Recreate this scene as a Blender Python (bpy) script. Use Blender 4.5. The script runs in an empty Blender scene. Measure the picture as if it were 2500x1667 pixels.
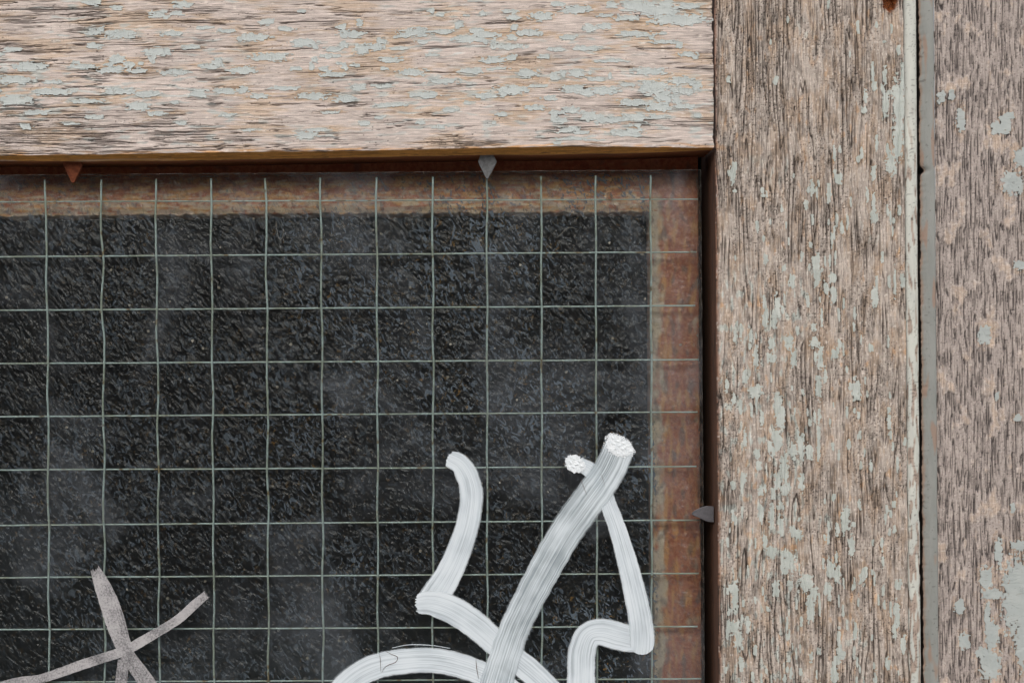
import bpy, math
import numpy as np
from mathutils import Vector

# ------------------------------------------------------------------ camera, world, sun, exposure
MM = 0.001
CAM_H = 1.45                 # camera height above the pavement (m)
D = 260.0                    # camera to front face of the woodwork (mm)
W0 = 237.0                   # width seen on the front face (mm)
K = W0 / 2500.0              # mm per photograph pixel on the front face
ROLL = math.radians(0.42)
scene = bpy.context.scene

cam_data = bpy.data.cameras.new('camera')
cam = bpy.data.objects.new('camera', cam_data)
scene.collection.objects.link(cam)
cam_data.sensor_width = 36.0
cam_data.lens = 36.0 * D / W0
cam_data.clip_start = 0.01
cam_data.clip_end = 300.0
cam.location = (0, -D * MM, CAM_H)
cam.rotation_euler = (math.radians(90), ROLL, 0)
scene.camera = cam

SUN_EL, SUN_AZ = 34.0, 20.0    # degrees; azimuth from straight in front of the door, minus = from the left
world = bpy.data.worlds.new('World')
scene.world = world
world.use_nodes = True
wn = world.node_tree
wn.nodes.clear()
w_out = wn.nodes.new('ShaderNodeOutputWorld')
w_bg = wn.nodes.new('ShaderNodeBackground')
w_sky = wn.nodes.new('ShaderNodeTexSky')
w_sky.sky_type = 'NISHITA'
w_sky.sun_disc = False
w_sky.sun_elevation = math.radians(SUN_EL)
w_sky.sun_rotation = math.radians(180 + SUN_AZ)
w_sky.air_density = 1.0
w_sky.dust_density = 4.0
w_sky.ozone_density = 1.0
w_hs = wn.nodes.new('ShaderNodeHueSaturation')     # overcast: most of the blue is gone
w_hs.inputs['Saturation'].default_value = 0.42
w_bg.inputs['Strength'].default_value = 0.12
wn.links.new(w_sky.outputs[0], w_hs.inputs['Color'])
wn.links.new(w_hs.outputs[0], w_bg.inputs[0])
wn.links.new(w_bg.outputs[0], w_out.inputs[0])

sun_d = bpy.data.lights.new('sun', 'SUN')
sun_d.energy = 1.1
sun_d.angle = math.radians(25)
sun_d.color = (1.0, 0.985, 0.96)
sun = bpy.data.objects.new('sun', sun_d)
scene.collection.objects.link(sun)
az, el = math.radians(SUN_AZ), math.radians(SUN_EL)
to_sun = Vector((math.sin(az) * math.cos(el), -math.cos(az) * math.cos(el), math.sin(el)))
sun.rotation_euler = to_sun.to_track_quat('Z', 'Y').to_euler()

scene.view_settings.view_transform = 'Standard'
scene.view_settings.look = 'None'
scene.view_settings.gamma = 1.0
scene.view_settings.use_curve_mapping = False
scene.view_settings.exposure = 0.31

# ------------------------------------------------------------------ small helpers
CR, SR = math.cos(ROLL), math.sin(ROLL)

def P(px, py, d=0.0):
    """photograph pixel at depth d (mm behind the front face) -> world x, z in mm (z from camera height)"""
    s = K * (D + d) / D
    x = (px - 1250.0) * s
    z = (833.5 - py) * s
    return x * CR + z * SR, -x * SR + z * CR

def lin(c):
    c = c / 255.0
    return c / 12.92 if c <= 0.04045 else ((c + 0.055) / 1.055) ** 2.4

def rgb(r, g, b):
    return (lin(r), lin(g), lin(b), 1.0)

def sstep(a, b, x):
    t = np.clip((x - a) / (b - a), 0, 1)
    return t * t * (3 - 2 * t)

def pn(x, y, seed=0):
    """2D gradient noise, about -0.7..0.7"""
    rng = np.random.RandomState(seed * 7 + 3)
    perm = rng.permutation(512)
    ang = rng.rand(512) * 2 * math.pi
    gx, gy = np.cos(ang), np.sin(ang)
    x = np.asarray(x, dtype=np.float64) + 97.31 * (seed % 13)
    y = np.asarray(y, dtype=np.float64) + 41.77 * (seed % 11)
    xi = np.floor(x).astype(np.int64)
    yi = np.floor(y).astype(np.int64)
    xf, yf = x - xi, y - yi
    def g(i, j, dx, dy):
        h = perm[(perm[i & 511] + j) & 511]
        return gx[h] * dx + gy[h] * dy
    u = xf * xf * xf * (xf * (xf * 6 - 15) + 10)
    v = yf * yf * yf * (yf * (yf * 6 - 15) + 10)
    a = g(xi, yi, xf, yf)
    b = g(xi + 1, yi, xf - 1, yf)
    c = g(xi, yi + 1, xf, yf - 1)
    d = g(xi + 1, yi + 1, xf - 1, yf - 1)
    return (a + u * (b - a)) * (1 - v) + (c + u * (d - c)) * v

def hairline(u, v, lu, lv, seed):
    """distance (mm, across the grain) to the zero lines of a stretched noise: cracks of even width"""
    a = pn(u / lu, v / lv, seed)
    g = (pn(u / lu, (v + .03) / lv, seed) - a) / .03
    return np.abs(a) / np.maximum(np.abs(g), .25 / lv), a

def cell(x, y, seed=0):
    """constant per cell random number 0..1, rows shifted like masonry"""
    rng = np.random.RandomState(seed + 100)
    perm = rng.permutation(512)
    val = rng.rand(512)
    yi = np.floor(y).astype(np.int64)
    xi = np.floor(x + val[perm[yi & 511]]).astype(np.int64)
    return val[perm[(perm[xi & 511] + yi * 7) & 511]]

def link(o, parent=None):
    scene.collection.objects.link(o)
    if parent is not None:
        o.parent = parent
    return o

def mesh_obj(name, verts, faces, mat, parent=None, smooth=False):
    me = bpy.data.meshes.new(name)
    me.from_pydata([tuple(v) for v in verts], [], faces)
    me.update()
    if mat is not None:
        for m in (mat if isinstance(mat, (list, tuple)) else [mat]):
            me.materials.append(m)
    if smooth:
        me.polygons.foreach_set('use_smooth', np.ones(len(me.polygons), dtype=bool))
    return link(bpy.data.objects.new(name, me), parent)

def wpos(x, y, z):
    """mm (z from camera height) -> metres"""
    return (x * MM, y * MM, z * MM + CAM_H)

def grid_mesh(name, X, Y, Z, mat, parent=None, m1=None, m2=None, smooth=True, flip=False):
    n, m = X.shape
    co = np.empty((n * m, 3), dtype=np.float32)
    co[:, 0] = X.ravel() * MM
    co[:, 1] = Y.ravel() * MM
    co[:, 2] = Z.ravel() * MM + CAM_H
    idx = np.arange(n * m).reshape(n, m)
    q = np.stack([idx[:-1, :-1], idx[:-1, 1:], idx[1:, 1:], idx[1:, :-1]], axis=-1).reshape(-1, 4)
    if flip:
        q = q[:, ::-1]
    q = np.ascontiguousarray(q, dtype=np.int32)
    me = bpy.data.meshes.new(name)
    me.vertices.add(n * m)
    me.vertices.foreach_set('co', co.ravel())
    nf = len(q)
    me.loops.add(nf * 4)
    me.loops.foreach_set('vertex_index', q.ravel())
    me.polygons.add(nf)
    me.polygons.foreach_set('loop_start', np.arange(0, nf * 4, 4, dtype=np.int32))
    me.polygons.foreach_set('loop_total', np.full(nf, 4, dtype=np.int32))
    me.update(calc_edges=True)
    if smooth:
        me.polygons.foreach_set('use_smooth', np.ones(nf, dtype=bool))
    for nm, mk in (('m1', m1), ('m2', m2)):
        if mk is not None:
            at = me.attributes.new(nm, 'FLOAT_COLOR', 'POINT')
            at.data.foreach_set('color', np.stack([np.broadcast_to(a, X.shape) for a in mk], axis=-1).astype(np.float32).ravel())
    me.materials.append(mat)
    return link(bpy.data.objects.new(name, me), parent)

def tag(o, label=None, cat=None, group=None, kind=None):
    if label: o['label'] = label
    if cat: o['category'] = cat
    if group: o['group'] = group
    if kind: o['kind'] = kind
    return o

def empty(name, x, y, z):
    o = bpy.data.objects.new(name, None)
    o.empty_display_size = 0.02
    return link(o)

# ------------------------------------------------------------------ materials
class NT:
    def __init__(self, name):
        self.m = bpy.data.materials.new(name)
        self.m.use_nodes = True
        self.t = self.m.node_tree
        self.t.nodes.clear()
        self.out = self.t.nodes.new('ShaderNodeOutputMaterial')
    def n(self, typ, **kw):
        nd = self.t.nodes.new(typ)
        for k, v in kw.items():
            setattr(nd, k, v)
        return nd
    def set(self, sock, v):
        if hasattr(v, 'is_output') or isinstance(v, bpy.types.NodeSocket):
            self.t.links.new(v, sock)
        else:
            sock.default_value = v
    def mix(self, fac, a, b, mode='MIX'):
        nd = self.n('ShaderNodeMix', data_type='RGBA', blend_type=mode)
        self.set(nd.inputs[0], fac)
        self.set(nd.inputs[6], a)
        self.set(nd.inputs[7], b)
        return nd.outputs[2]
    def math(self, op, a, b=0.0, clamp=False):
        nd = self.n('ShaderNodeMath', operation=op, use_clamp=clamp)
        self.set(nd.inputs[0], a)
        self.set(nd.inputs[1], b)
        return nd.outputs[0]
    def ramp(self, v, a, b, lo=0.0, hi=1.0):
        nd = self.n('ShaderNodeMapRange', interpolation_type='SMOOTHSTEP')
        self.set(nd.inputs[0], v)
        nd.inputs[1].default_value = a
        nd.inputs[2].default_value = b
        nd.inputs[3].default_value = lo
        nd.inputs[4].default_value = hi
        return nd.outputs[0]
    def coords(self, scale=(1, 1, 1), rot=(0, 0, 0), kind='Object', uv=False):
        tc = self.n('ShaderNodeTexCoord')
        mp = self.n('ShaderNodeMapping')
        mp.inputs['Scale'].default_value = scale
        mp.inputs['Rotation'].default_value = rot
        self.t.links.new(tc.outputs['UV' if uv else kind], mp.inputs[0])
        return mp.outputs[0]
    def slanted(self, sizes, rot):
        """coordinates for grain of the given size in mm along axes turned by rot"""
        tc = self.n('ShaderNodeTexCoord')
        mp = self.n('ShaderNodeMapping', vector_type='TEXTURE')
        mp.inputs['Scale'].default_value = tuple(q * MM for q in sizes)
        mp.inputs['Rotation'].default_value = rot
        self.t.links.new(tc.outputs['Object'], mp.inputs[0])
        return mp.outputs[0]
    def noise(self, vec, scale=1.0, detail=3.0, rough=0.5, dist=0.0):
        nd = self.n('ShaderNodeTexNoise')
        self.t.links.new(vec, nd.inputs['Vector'])
        nd.inputs['Scale'].default_value = scale
        nd.inputs['Detail'].default_value = detail
        nd.inputs['Roughness'].default_value = rough
        nd.inputs['Distortion'].default_value = dist
        return nd.outputs[0]
    def bump(self, h, dist=0.0001, strength=1.0):
        nd = self.n('ShaderNodeBump')
        nd.inputs['Strength'].default_value = strength
        nd.inputs['Distance'].default_value = dist
        self.set(nd.inputs['Height'], h)
        return nd.outputs[0]
    def principled(self, col, rough=0.7, spec=0.3, metal=0.0, normal=None, alpha=None):
        b = self.n('ShaderNodeBsdfPrincipled')
        self.set(b.inputs['Base Color'], col)
        self.set(b.inputs['Roughness'], rough)
        self.set(b.inputs['Specular IOR Level'], spec)
        self.set(b.inputs['Metallic'], metal)
        if normal is not None:
            self.t.links.new(normal, b.inputs['Normal'])
        if alpha is not None:
            self.set(b.inputs['Alpha'], alpha)
        return b.outputs[0]
    def done(self, surf):
        self.t.links.new(surf, self.out.inputs['Surface'])
        return self.m

S = 1000.0    # object coordinates are metres: scale 1000 = one noise cell per mm

def weathered_wood(name, primer, bare, grime, film, along):
    """m1 = bare wood, grime, tone, film of old paint; m2 = oiled edge wood, dark brown wood, rust, pale fibre"""
    t = NT(name)
    a1 = t.n('ShaderNodeAttribute', attribute_name='m1')
    a2 = t.n('ShaderNodeAttribute', attribute_name='m2')
    s1 = t.n('ShaderNodeSeparateColor'); t.t.links.new(a1.outputs['Color'], s1.inputs[0])
    s2 = t.n('ShaderNodeSeparateColor'); t.t.links.new(a2.outputs['Color'], s2.inputs[0])
    sc = (S / 5, S / 0.28, S / 0.28) if along == 'x' else (S / 0.28, S / 0.28, S / 4)
    fib = t.noise(t.coords(sc), 1.0, 3.0, 0.6)
    speck = t.noise(t.coords((S / .22, S / .22, S / .22)), 1.0, 2.0, 0.6)
    col = t.mix(s1.outputs[0], primer, bare)
    col = t.mix(a1.outputs['Alpha'], col, film)
    col = t.mix(s2.outputs[0], col, rgb(214, 154, 84))
    col = t.mix(s2.outputs[1], col, rgb(132, 80, 53))
    tone = t.math('MULTIPLY_ADD', s1.outputs[2], 0.62)
    tone.node.inputs[2].default_value = 0.69
    tone = t.math('MULTIPLY', tone, t.ramp(fib, 0.25, 0.75, 0.80, 1.14))
    tone = t.math('MULTIPLY', tone, t.ramp(speck, 0.3, 0.7, 0.90, 1.07))
    col = t.mix(1.0, col, tone, 'MULTIPLY')
    col = t.mix(a2.outputs['Alpha'], col, rgb(226, 214, 204))
    col = t.mix(s1.outputs[1], col, grime)
    hs = (S / 16, S / .34, S / .34) if along == 'x' else (S / .34, S / .34, S / 12)
    hn = t.noise(t.coords(hs), 1.0, 2.0, .5, .15)
    hg = t.noise(t.coords(tuple(q * .25 for q in hs)), 1.0, 1.0, .5)
    hair = t.math('MULTIPLY', t.ramp(t.math('ABSOLUTE', t.math('SUBTRACT', hn, .5)), .004, .022, .8, 0), t.ramp(hg, .42, .56))
    hair = t.math('MULTIPLY', hair, t.math('SUBTRACT', 1.0, s2.outputs[1], True))
    col = t.mix(hair, col, grime)
    rust = t.mix(t.ramp(speck, .35, .65), rgb(38, 20, 12), rgb(138, 76, 34))
    col = t.mix(s2.outputs[2], col, rust)
    nrm = t.bump(t.math('ADD', fib, t.math('MULTIPLY', speck, .5)), 0.00007, 0.9)
    return t.done(t.principled(col, 0.82, 0.22, normal=nrm))

M = {}
M['rail'] = weathered_wood('rail_weathered_wood', rgb(204, 190, 182), rgb(196, 172, 149), rgb(66, 57, 55), rgb(186, 192, 189), 'x')
M['stile'] = weathered_wood('stile_weathered_wood', rgb(181, 169, 159), rgb(173, 150, 129), rgb(62, 54, 50), rgb(182, 188, 182), 'z')
M['post'] = weathered_wood('post_weathered_wood', rgb(176, 164, 157), rgb(186, 166, 149), rgb(62, 57, 57), rgb(172, 178, 176), 'z')

def flake_paint(name, c1, c2, crack_scale):
    t = NT(name)
    vary = t.noise(t.coords((S / 4, S / 4, S / 4)), 1.0, 3.0, 0.6)
    speck = t.noise(t.coords((S / .35, S / .35, S / .35)), 1.0, 2.0, 0.5)
    cr = t.noise(t.coords(crack_scale), 1.0, 2.0, 0.5, 0.3)
    line = t.math('ABSOLUTE', t.math('SUBTRACT', cr, 0.5))
    crack = t.ramp(line, 0.0, 0.018, 1.0, 0.0)
    gate = t.ramp(t.noise(t.coords((S / 3, S / 3, S / 3)), 1.0, 1.0), 0.5, 0.62)
    col = t.mix(t.ramp(vary, .35, .65), c1, c2)
    col = t.mix(t.ramp(speck, .68, .78), col, rgb(120, 118, 112))
    col = t.mix(t.math('MULTIPLY', t.math('MULTIPLY', crack, gate), .45), col, rgb(140, 128, 115))
    nrm = t.bump(t.math('SUBTRACT', t.math('MULTIPLY', vary, .6), t.math('MULTIPLY', crack, .4)), 0.00015, .7)
    return t.done(t.principled(col, 0.55, 0.35, normal=nrm))

M['flake_rail'] = flake_paint('flaking_topcoat_rail', rgb(182, 188, 186), rgb(190, 195, 192), (S / .9, S / .9, S / 9))
M['flake_stile'] = flake_paint('flaking_topcoat_stile', rgb(178, 184, 178), rgb(192, 196, 190), (S / 9, S / .9, S / .9))
M['flake_post'] = flake_paint('flaking_topcoat_post', rgb(168, 174, 172), rgb(178, 183, 180), (S / 9, S / .9, S / .9))

def strip_paint(name, base, other, dirt, wood):
    t = NT(name)
    v1 = t.noise(t.coords((S / 3, S / 3, S / 14)), 1.0, 4.0, 0.65)
    v2 = t.noise(t.coords((S / .5, S / .5, S / 1.4)), 1.0, 3.0, 0.6)
    a1 = t.n('ShaderNodeAttribute', attribute_name='m1')
    s1 = t.n('ShaderNodeSeparateColor'); t.t.links.new(a1.outputs['Color'], s1.inputs[0])
    col = t.mix(t.ramp(v1, .35, .65), base, other)
    col = t.mix(t.ramp(v2, .60, .74, 0, .55), col, dirt)
    col = t.mix(s1.outputs[0], col, wood)
    col = t.mix(s1.outputs[1], col, rgb(46, 40, 38))
    nrm = t.bump(t.math('ADD', v1, t.math('MULTIPLY', v2, .3)), 0.00025, .8)
    return t.done(t.principled(col, 0.6, 0.3, normal=nrm))

M['bead'] = strip_paint('aged_white_bead_paint', rgb(206, 207, 198), rgb(190, 191, 184), rgb(150, 140, 128), rgb(168, 146, 132))
M['grey'] = strip_paint('grey_strip_paint', rgb(146, 147, 143), rgb(136, 138, 134), rgb(126, 118, 110), rgb(150, 128, 114))

def stop_wood():
    t = NT('stained_stop_wood')
    a1 = t.n('ShaderNodeAttribute', attribute_name='m1')
    s1 = t.n('ShaderNodeSeparateColor'); t.t.links.new(a1.outputs['Color'], s1.inputs[0])
    sp = t.noise(t.coords((S / .8, S / .8, S / .8)), 1.0, 4.0, 0.6)
    col = t.mix(t.ramp(sp, .3, .7), rgb(176, 96, 72), rgb(204, 130, 98))
    col = t.mix(s1.outputs[0], col, rgb(224, 156, 102))
    col = t.mix(s1.outputs[1], col, rgb(226, 208, 190))
    col = t.mix(s1.outputs[2], col, rgb(124, 100, 92))
    nrm = t.bump(sp, 0.0003, .6)
    return t.done(t.principled(col, 0.7, 0.25, normal=nrm))
M['stop'] = stop_wood()

def plain(name, c, rough=.8, spec=.2, metal=0.0, c2=None, sc=2.0, bd=0.0001):
    t = NT(name)
    nz = t.noise(t.coords((S / sc, S / sc, S / sc)), 1.0, 4.0, 0.6)
    col = t.mix(t.ramp(nz, .3, .7), c, c2 or tuple(0.8 * v for v in c[:3]) + (1,))
    return t.done(t.principled(col, rough, spec, metal, normal=t.bump(nz, bd, .6)))

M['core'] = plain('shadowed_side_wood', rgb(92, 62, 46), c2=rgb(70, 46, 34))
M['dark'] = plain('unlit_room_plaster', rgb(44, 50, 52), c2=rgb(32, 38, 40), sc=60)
M['zinc'] = plain('dull_zinc', rgb(136, 137, 139), .55, .4, .35, rgb(112, 113, 115), .6)
M['zinc_dark'] = plain('tarnished_zinc', rgb(104, 102, 106), .6, .4, .3, rgb(88, 86, 90), .8)
M['rusty'] = plain('rusted_steel', rgb(130, 74, 50), .85, .2, 0, rgb(92, 48, 32), .7)
M['fibre'] = plain('dust_fibre', rgb(140, 138, 128), .8)
M['paving'] = plain('pale_paving', rgb(168, 164, 156), .9, .2, 0, rgb(146, 143, 137), 40)
M['added_reflection_wall'] = plain('added_wall_dark', rgb(104, 92, 86), .9, .2, 0, rgb(86, 78, 74), 120)  # dull surface of the added wall that darkens the glass reflections

def wire_mat():
    t = NT('galvanised_wire')
    v = t.noise(t.coords((S / 7, S / 7, S / 7)), 1.0, 3.0, .6)
    w = t.noise(t.coords((S / 3, S / 3, S / 3)), 1.0, 2.0, .5)
    col = t.mix(t.ramp(v, .42, .6), rgb(196, 216, 214), rgb(176, 188, 174))
    col = t.mix(t.ramp(w, .60, .70, 0, .85), col, rgb(136, 112, 66))
    return t.done(t.principled(col, .38, .6, .15))
M['wire'] = wire_mat()

def glass_front():
    t = NT('wired_glass_front')
    tr = t.n('ShaderNodeBsdfTransparent'); tr.inputs[0].default_value = (.955, .975, .965, 1)
    gl = t.n('ShaderNodeBsdfGlossy'); gl.inputs['Roughness'].default_value = .12
    fr = t.n('ShaderNodeFresnel'); fr.inputs[0].default_value = 1.5
    m = t.n('ShaderNodeMixShader')
    t.t.links.new(fr.outputs[0], m.inputs[0]); t.t.links.new(tr.outputs[0], m.inputs[1]); t.t.links.new(gl.outputs[0], m.inputs[2])
    # dust film: cloudy patches and wiped streaks
    c1 = t.noise(t.coords((S / 26, S / 26, S / 26)), 1.0, 4.0, .6, .6)
    c2 = t.noise(t.coords((S / 1.1, S / 1.1, S / .35), (0, math.radians(18), 0)), 1.0, 3.0, .6)
    sp = t.noise(t.coords((S / .3, S / .3, S / .3)), 1.0, 1.0, .5)
    d = t.math('MULTIPLY', t.ramp(c1, .47, .70, .006, .10), t.ramp(c2, .2, .8, .7, 1.3))
    sx = t.n('ShaderNodeSeparateXYZ'); t.t.links.new(t.coords((S, S, S)), sx.inputs[0])
    e1 = t.noise(t.coords((S / 9, S / 9, S / 22)), 1.0, 3.0, .6)
    rim = t.math('MULTIPLY', t.ramp(sx.outputs[0], 24, 36, 0, 1), t.ramp(e1, .42, .70, .0, .085))   # dust gathers along the frame
    d = t.math('ADD', d, rim)
    d = t.math('ADD', d, t.ramp(sp, .78, .84, 0, .10), True)
    df = t.n('ShaderNodeBsdfDiffuse'); df.inputs[0].default_value = rgb(160, 167, 176)
    m2 = t.n('ShaderNodeMixShader')
    t.t.links.new(d, m2.inputs[0]); t.t.links.new(m.outputs[0], m2.inputs[1]); t.t.links.new(df.outputs[0], m2.inputs[2])
    return t.done(m2.outputs[0])

def glass_back():
    t = NT('hammered_glass_back')
    rot = (0, math.radians(-30), 0)
    h1 = t.noise(t.slanted((2.0, 2.0, 3.6), rot), 1.0, 1.0, .5, 1.2)
    h2 = t.noise(t.slanted((.8, .8, 1.3), rot), 1.0, 1.0, .5, .6)
    h = t.math('ADD', h1, t.math('MULTIPLY', h2, .25))
    nrm = t.bump(h, 0.0010, 1.0)
    gl = t.n('ShaderNodeBsdfGlossy'); gl.inputs['Roughness'].default_value = .42
    t.t.links.new(nrm, gl.inputs['Normal'])
    tr = t.n('ShaderNodeBsdfTransparent'); tr.inputs[0].default_value = (.87, .95, .94, 1)
    m = t.n('ShaderNodeMixShader'); m.inputs[0].default_value = .055
    t.t.links.new(tr.outputs[0], m.inputs[1]); t.t.links.new(gl.outputs[0], m.inputs[2])
    # diffuse flecks painted for reflected sky (blue-grey) and refracted wood (ochre); pale dots
    fg = t.noise(t.coords((S / 30, S / 30, S / 30)), 1.0, 2.0, .5)
    sx = t.n('ShaderNodeSeparateXYZ'); t.t.links.new(t.coords((S, S, S)), sx.inputs[0])
    side = t.ramp(sx.outputs[0], -90, 20, .55, 1.15)
    side = t.math('MULTIPLY', side, t.ramp(sx.outputs[0], 33.5, 35.5, 1.0, .2))       # painted flecks fade over the stop near the stile
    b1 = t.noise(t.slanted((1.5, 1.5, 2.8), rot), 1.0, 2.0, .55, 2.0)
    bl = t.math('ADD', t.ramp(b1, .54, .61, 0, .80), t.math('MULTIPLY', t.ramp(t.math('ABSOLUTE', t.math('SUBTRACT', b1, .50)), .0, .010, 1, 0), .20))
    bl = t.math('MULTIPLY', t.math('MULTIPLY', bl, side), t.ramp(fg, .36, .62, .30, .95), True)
    f1 = t.noise(t.slanted((.9, .9, 1.3), (0, math.radians(25), 0)), 1.0, 2.0, .5, 1.4)
    fl = t.math('MULTIPLY', t.math('MULTIPLY', t.ramp(f1, .60, .70), side), t.ramp(fg, .35, .65, .25, .65))
    dots = t.n('ShaderNodeTexVoronoi'); t.t.links.new(t.coords((S / 6, S / 6, S / 6)), dots.inputs['Vector']); dots.inputs['Scale'].default_value = 1
    dt = t.ramp(dots.outputs['Distance'], .045, .075, .6, 0)
    col = t.mix(t.ramp(f1, .66, .74), rgb(128, 108, 74), rgb(150, 112, 58))
    d1 = t.n('ShaderNodeBsdfDiffuse'); t.set(d1.inputs[0], col)
    d2 = t.n('ShaderNodeBsdfDiffuse'); d2.inputs[0].default_value = rgb(178, 172, 158)
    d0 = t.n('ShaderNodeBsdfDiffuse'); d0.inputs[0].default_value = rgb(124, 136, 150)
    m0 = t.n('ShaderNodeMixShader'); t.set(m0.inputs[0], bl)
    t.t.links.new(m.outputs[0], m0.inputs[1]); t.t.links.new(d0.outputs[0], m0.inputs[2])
    m2 = t.n('ShaderNodeMixShader'); t.set(m2.inputs[0], fl)
    t.t.links.new(m0.outputs[0], m2.inputs[1]); t.t.links.new(d1.outputs[0], m2.inputs[2])
    m3 = t.n('ShaderNodeMixShader'); t.set(m3.inputs[0], dt)
    t.t.links.new(m2.outputs[0], m3.inputs[1]); t.t.links.new(d2.outputs[0], m3.inputs[2])
    return t.done(m3.outputs[0])

M['glass_front'] = glass_front()
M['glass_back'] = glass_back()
def glass_edge():
    t = NT('glass_edge')
    nz = t.noise(t.coords((S / 2.5, S / 2.5, S / 2.5)), 1.0, 3.0, .6)
    tr = t.n('ShaderNodeBsdfTransparent'); tr.inputs[0].default_value = (.8, .87, .83, 1)
    df = t.principled(t.mix(t.ramp(nz, .4, .6), rgb(120, 124, 116), rgb(150, 150, 146)), .3, .5)
    m = t.n('ShaderNodeMixShader'); t.set(m.inputs[0], t.ramp(nz, .35, .7, .12, .55))
    t.t.links.new(tr.outputs[0], m.inputs[1]); t.t.links.new(df, m.inputs[2])
    return t.done(m.outputs[0])
M['glass_edge'] = glass_edge()

def stroke_mat(name, body, thin, cover, streak, seedscale):
    """paint drawn by a blunt marker: streaks run along the stroke (uv.x = mm along, uv.y = 0..1 across)"""
    t = NT(name)
    st = t.noise(t.coords((.030, 17 * seedscale, 1), uv=True), 1.0, 4.0, .62)
    fine = t.noise(t.coords((.06, 60 * seedscale, 1), uv=True), 1.0, 3.0, .6)
    sp = t.noise(t.coords((S / .45, S / .45, S / .45)), 1.0, 2.0, .5)
    sxy = t.n('ShaderNodeSeparateXYZ')
    t.t.links.new(t.coords(uv=True), sxy.inputs[0])
    edge = t.math('ABSOLUTE', t.math('SUBTRACT', sxy.outputs[1], .5))
    mixs = t.math('ADD', t.math('MULTIPLY', st, .62), t.math('MULTIPLY', fine, .38))
    patch = t.noise(t.coords((.12, 1.6, 1), uv=True), 1.0, 2.0, .5)
    mixs = t.math('ADD', mixs, t.math('MULTIPLY', t.math('SUBTRACT', patch, .5), .30))
    alpha = t.ramp(mixs, cover - streak, cover + streak, .58, .985)
    alpha = t.math('MAXIMUM', alpha, t.ramp(edge, .38, .46, 0, .90))
    brist = t.ramp(t.math('ADD', edge, t.math('MULTIPLY', fine, .16)), .50, .58, 1, 0)
    alpha = t.math('MULTIPLY', alpha, brist)
    col = t.mix(t.ramp(mixs, .36, .62), thin, body)
    nrm = t.bump(t.math('ADD', mixs, t.math('MULTIPLY', sp, .25)), 0.00002, .5)
    return t.done(t.principled(col, .5, .4, normal=nrm, alpha=alpha))

M['white_dense'] = stroke_mat('white_marker_paint', rgb(218, 225, 230), rgb(200, 210, 217), .40, .15, 1.0)
M['white_streaky'] = stroke_mat('streaky_white_marker_paint', rgb(214, 222, 227), rgb(172, 184, 191), .49, .13, 1.5)

def chalky():
    t = NT('chalky_grey_marker_paint')
    v = t.noise(t.coords((S / .45, S / .45, S / .45)), 1.0, 4.0, .7)
    g = t.noise(t.coords((S / 5, S / 5, S / 5)), 1.0, 2.0, .5)
    sxy = t.n('ShaderNodeSeparateXYZ')
    t.t.links.new(t.coords(uv=True), sxy.inputs[0])
    edge = t.math('ABSOLUTE', t.math('SUBTRACT', sxy.outputs[1], .5))
    k = t.math('ADD', t.math('MULTIPLY', v, .6), t.math('MULTIPLY', g, .4))
    col = t.mix(t.ramp(k, .4, .6), rgb(138, 136, 138), rgb(180, 177, 178))
    st = t.noise(t.coords((.06, 22, 1), uv=True), 1.0, 3.0, .6)
    k = t.math('ADD', t.math('MULTIPLY', k, .6), t.math('MULTIPLY', st, .4))
    al = t.ramp(k, .38, .52, .50, .97)
    al = t.math('MULTIPLY', al, t.ramp(t.math('ADD', edge, t.math('MULTIPLY', v, .14)), .53, .56, 1, 0))
    return t.done(t.principled(col, .8, .15, normal=t.bump(v, .0001, .6), alpha=al))
M['chalky'] = chalky()
M['foam'] = plain('dried_foamy_white_paint', rgb(232, 236, 239), .45, .45, 0, rgb(220, 226, 230), .6)

# ------------------------------------------------------------------ flakes of paint from an implicit field
def flake_field(ulin, vlin, U, V, ells, cu, cv, seed, blocky=.55, soft=.3):
    """ulin / vlin: 1D nominal axes (columns, rows); ells: (u, v, a, b) half sizes in mm"""
    F = np.full(U.shape, -1.2)
    for (u, v, a, b) in ells:
        a, b = max(a, .22), max(b, .22)
        j0, j1 = np.searchsorted(ulin, [u - a * 1.9 - .8, u + a * 1.9 + .8])
        i0, i1 = np.searchsorted(vlin, [v - b * 1.9 - .8, v + b * 1.9 + .8])
        if j1 <= j0 or i1 <= i0:
            continue
        du = np.abs(U[i0:i1, j0:j1] - u) / a
        dv = np.abs(V[i0:i1, j0:j1] - v) / b
        f = 1.0 - (du ** 2.6 + dv ** 2.6) ** (1 / 2.6)
        F[i0:i1, j0:j1] = np.maximum(F[i0:i1, j0:j1], f)
    near = F > -1.1
    n = blocky * (cell(U / cu, V / cv, seed) - .5) + blocky * .6 * (cell(U / (cu * .5), V / (cv * .55), seed + 5) - .5)
    n = n + soft * (pn(U / .9, V / .9, seed + 9) * 1.2 + pn(U / .4, V / .4, seed + 11) * .8)
    F[near] += n[near]
    return F

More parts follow.
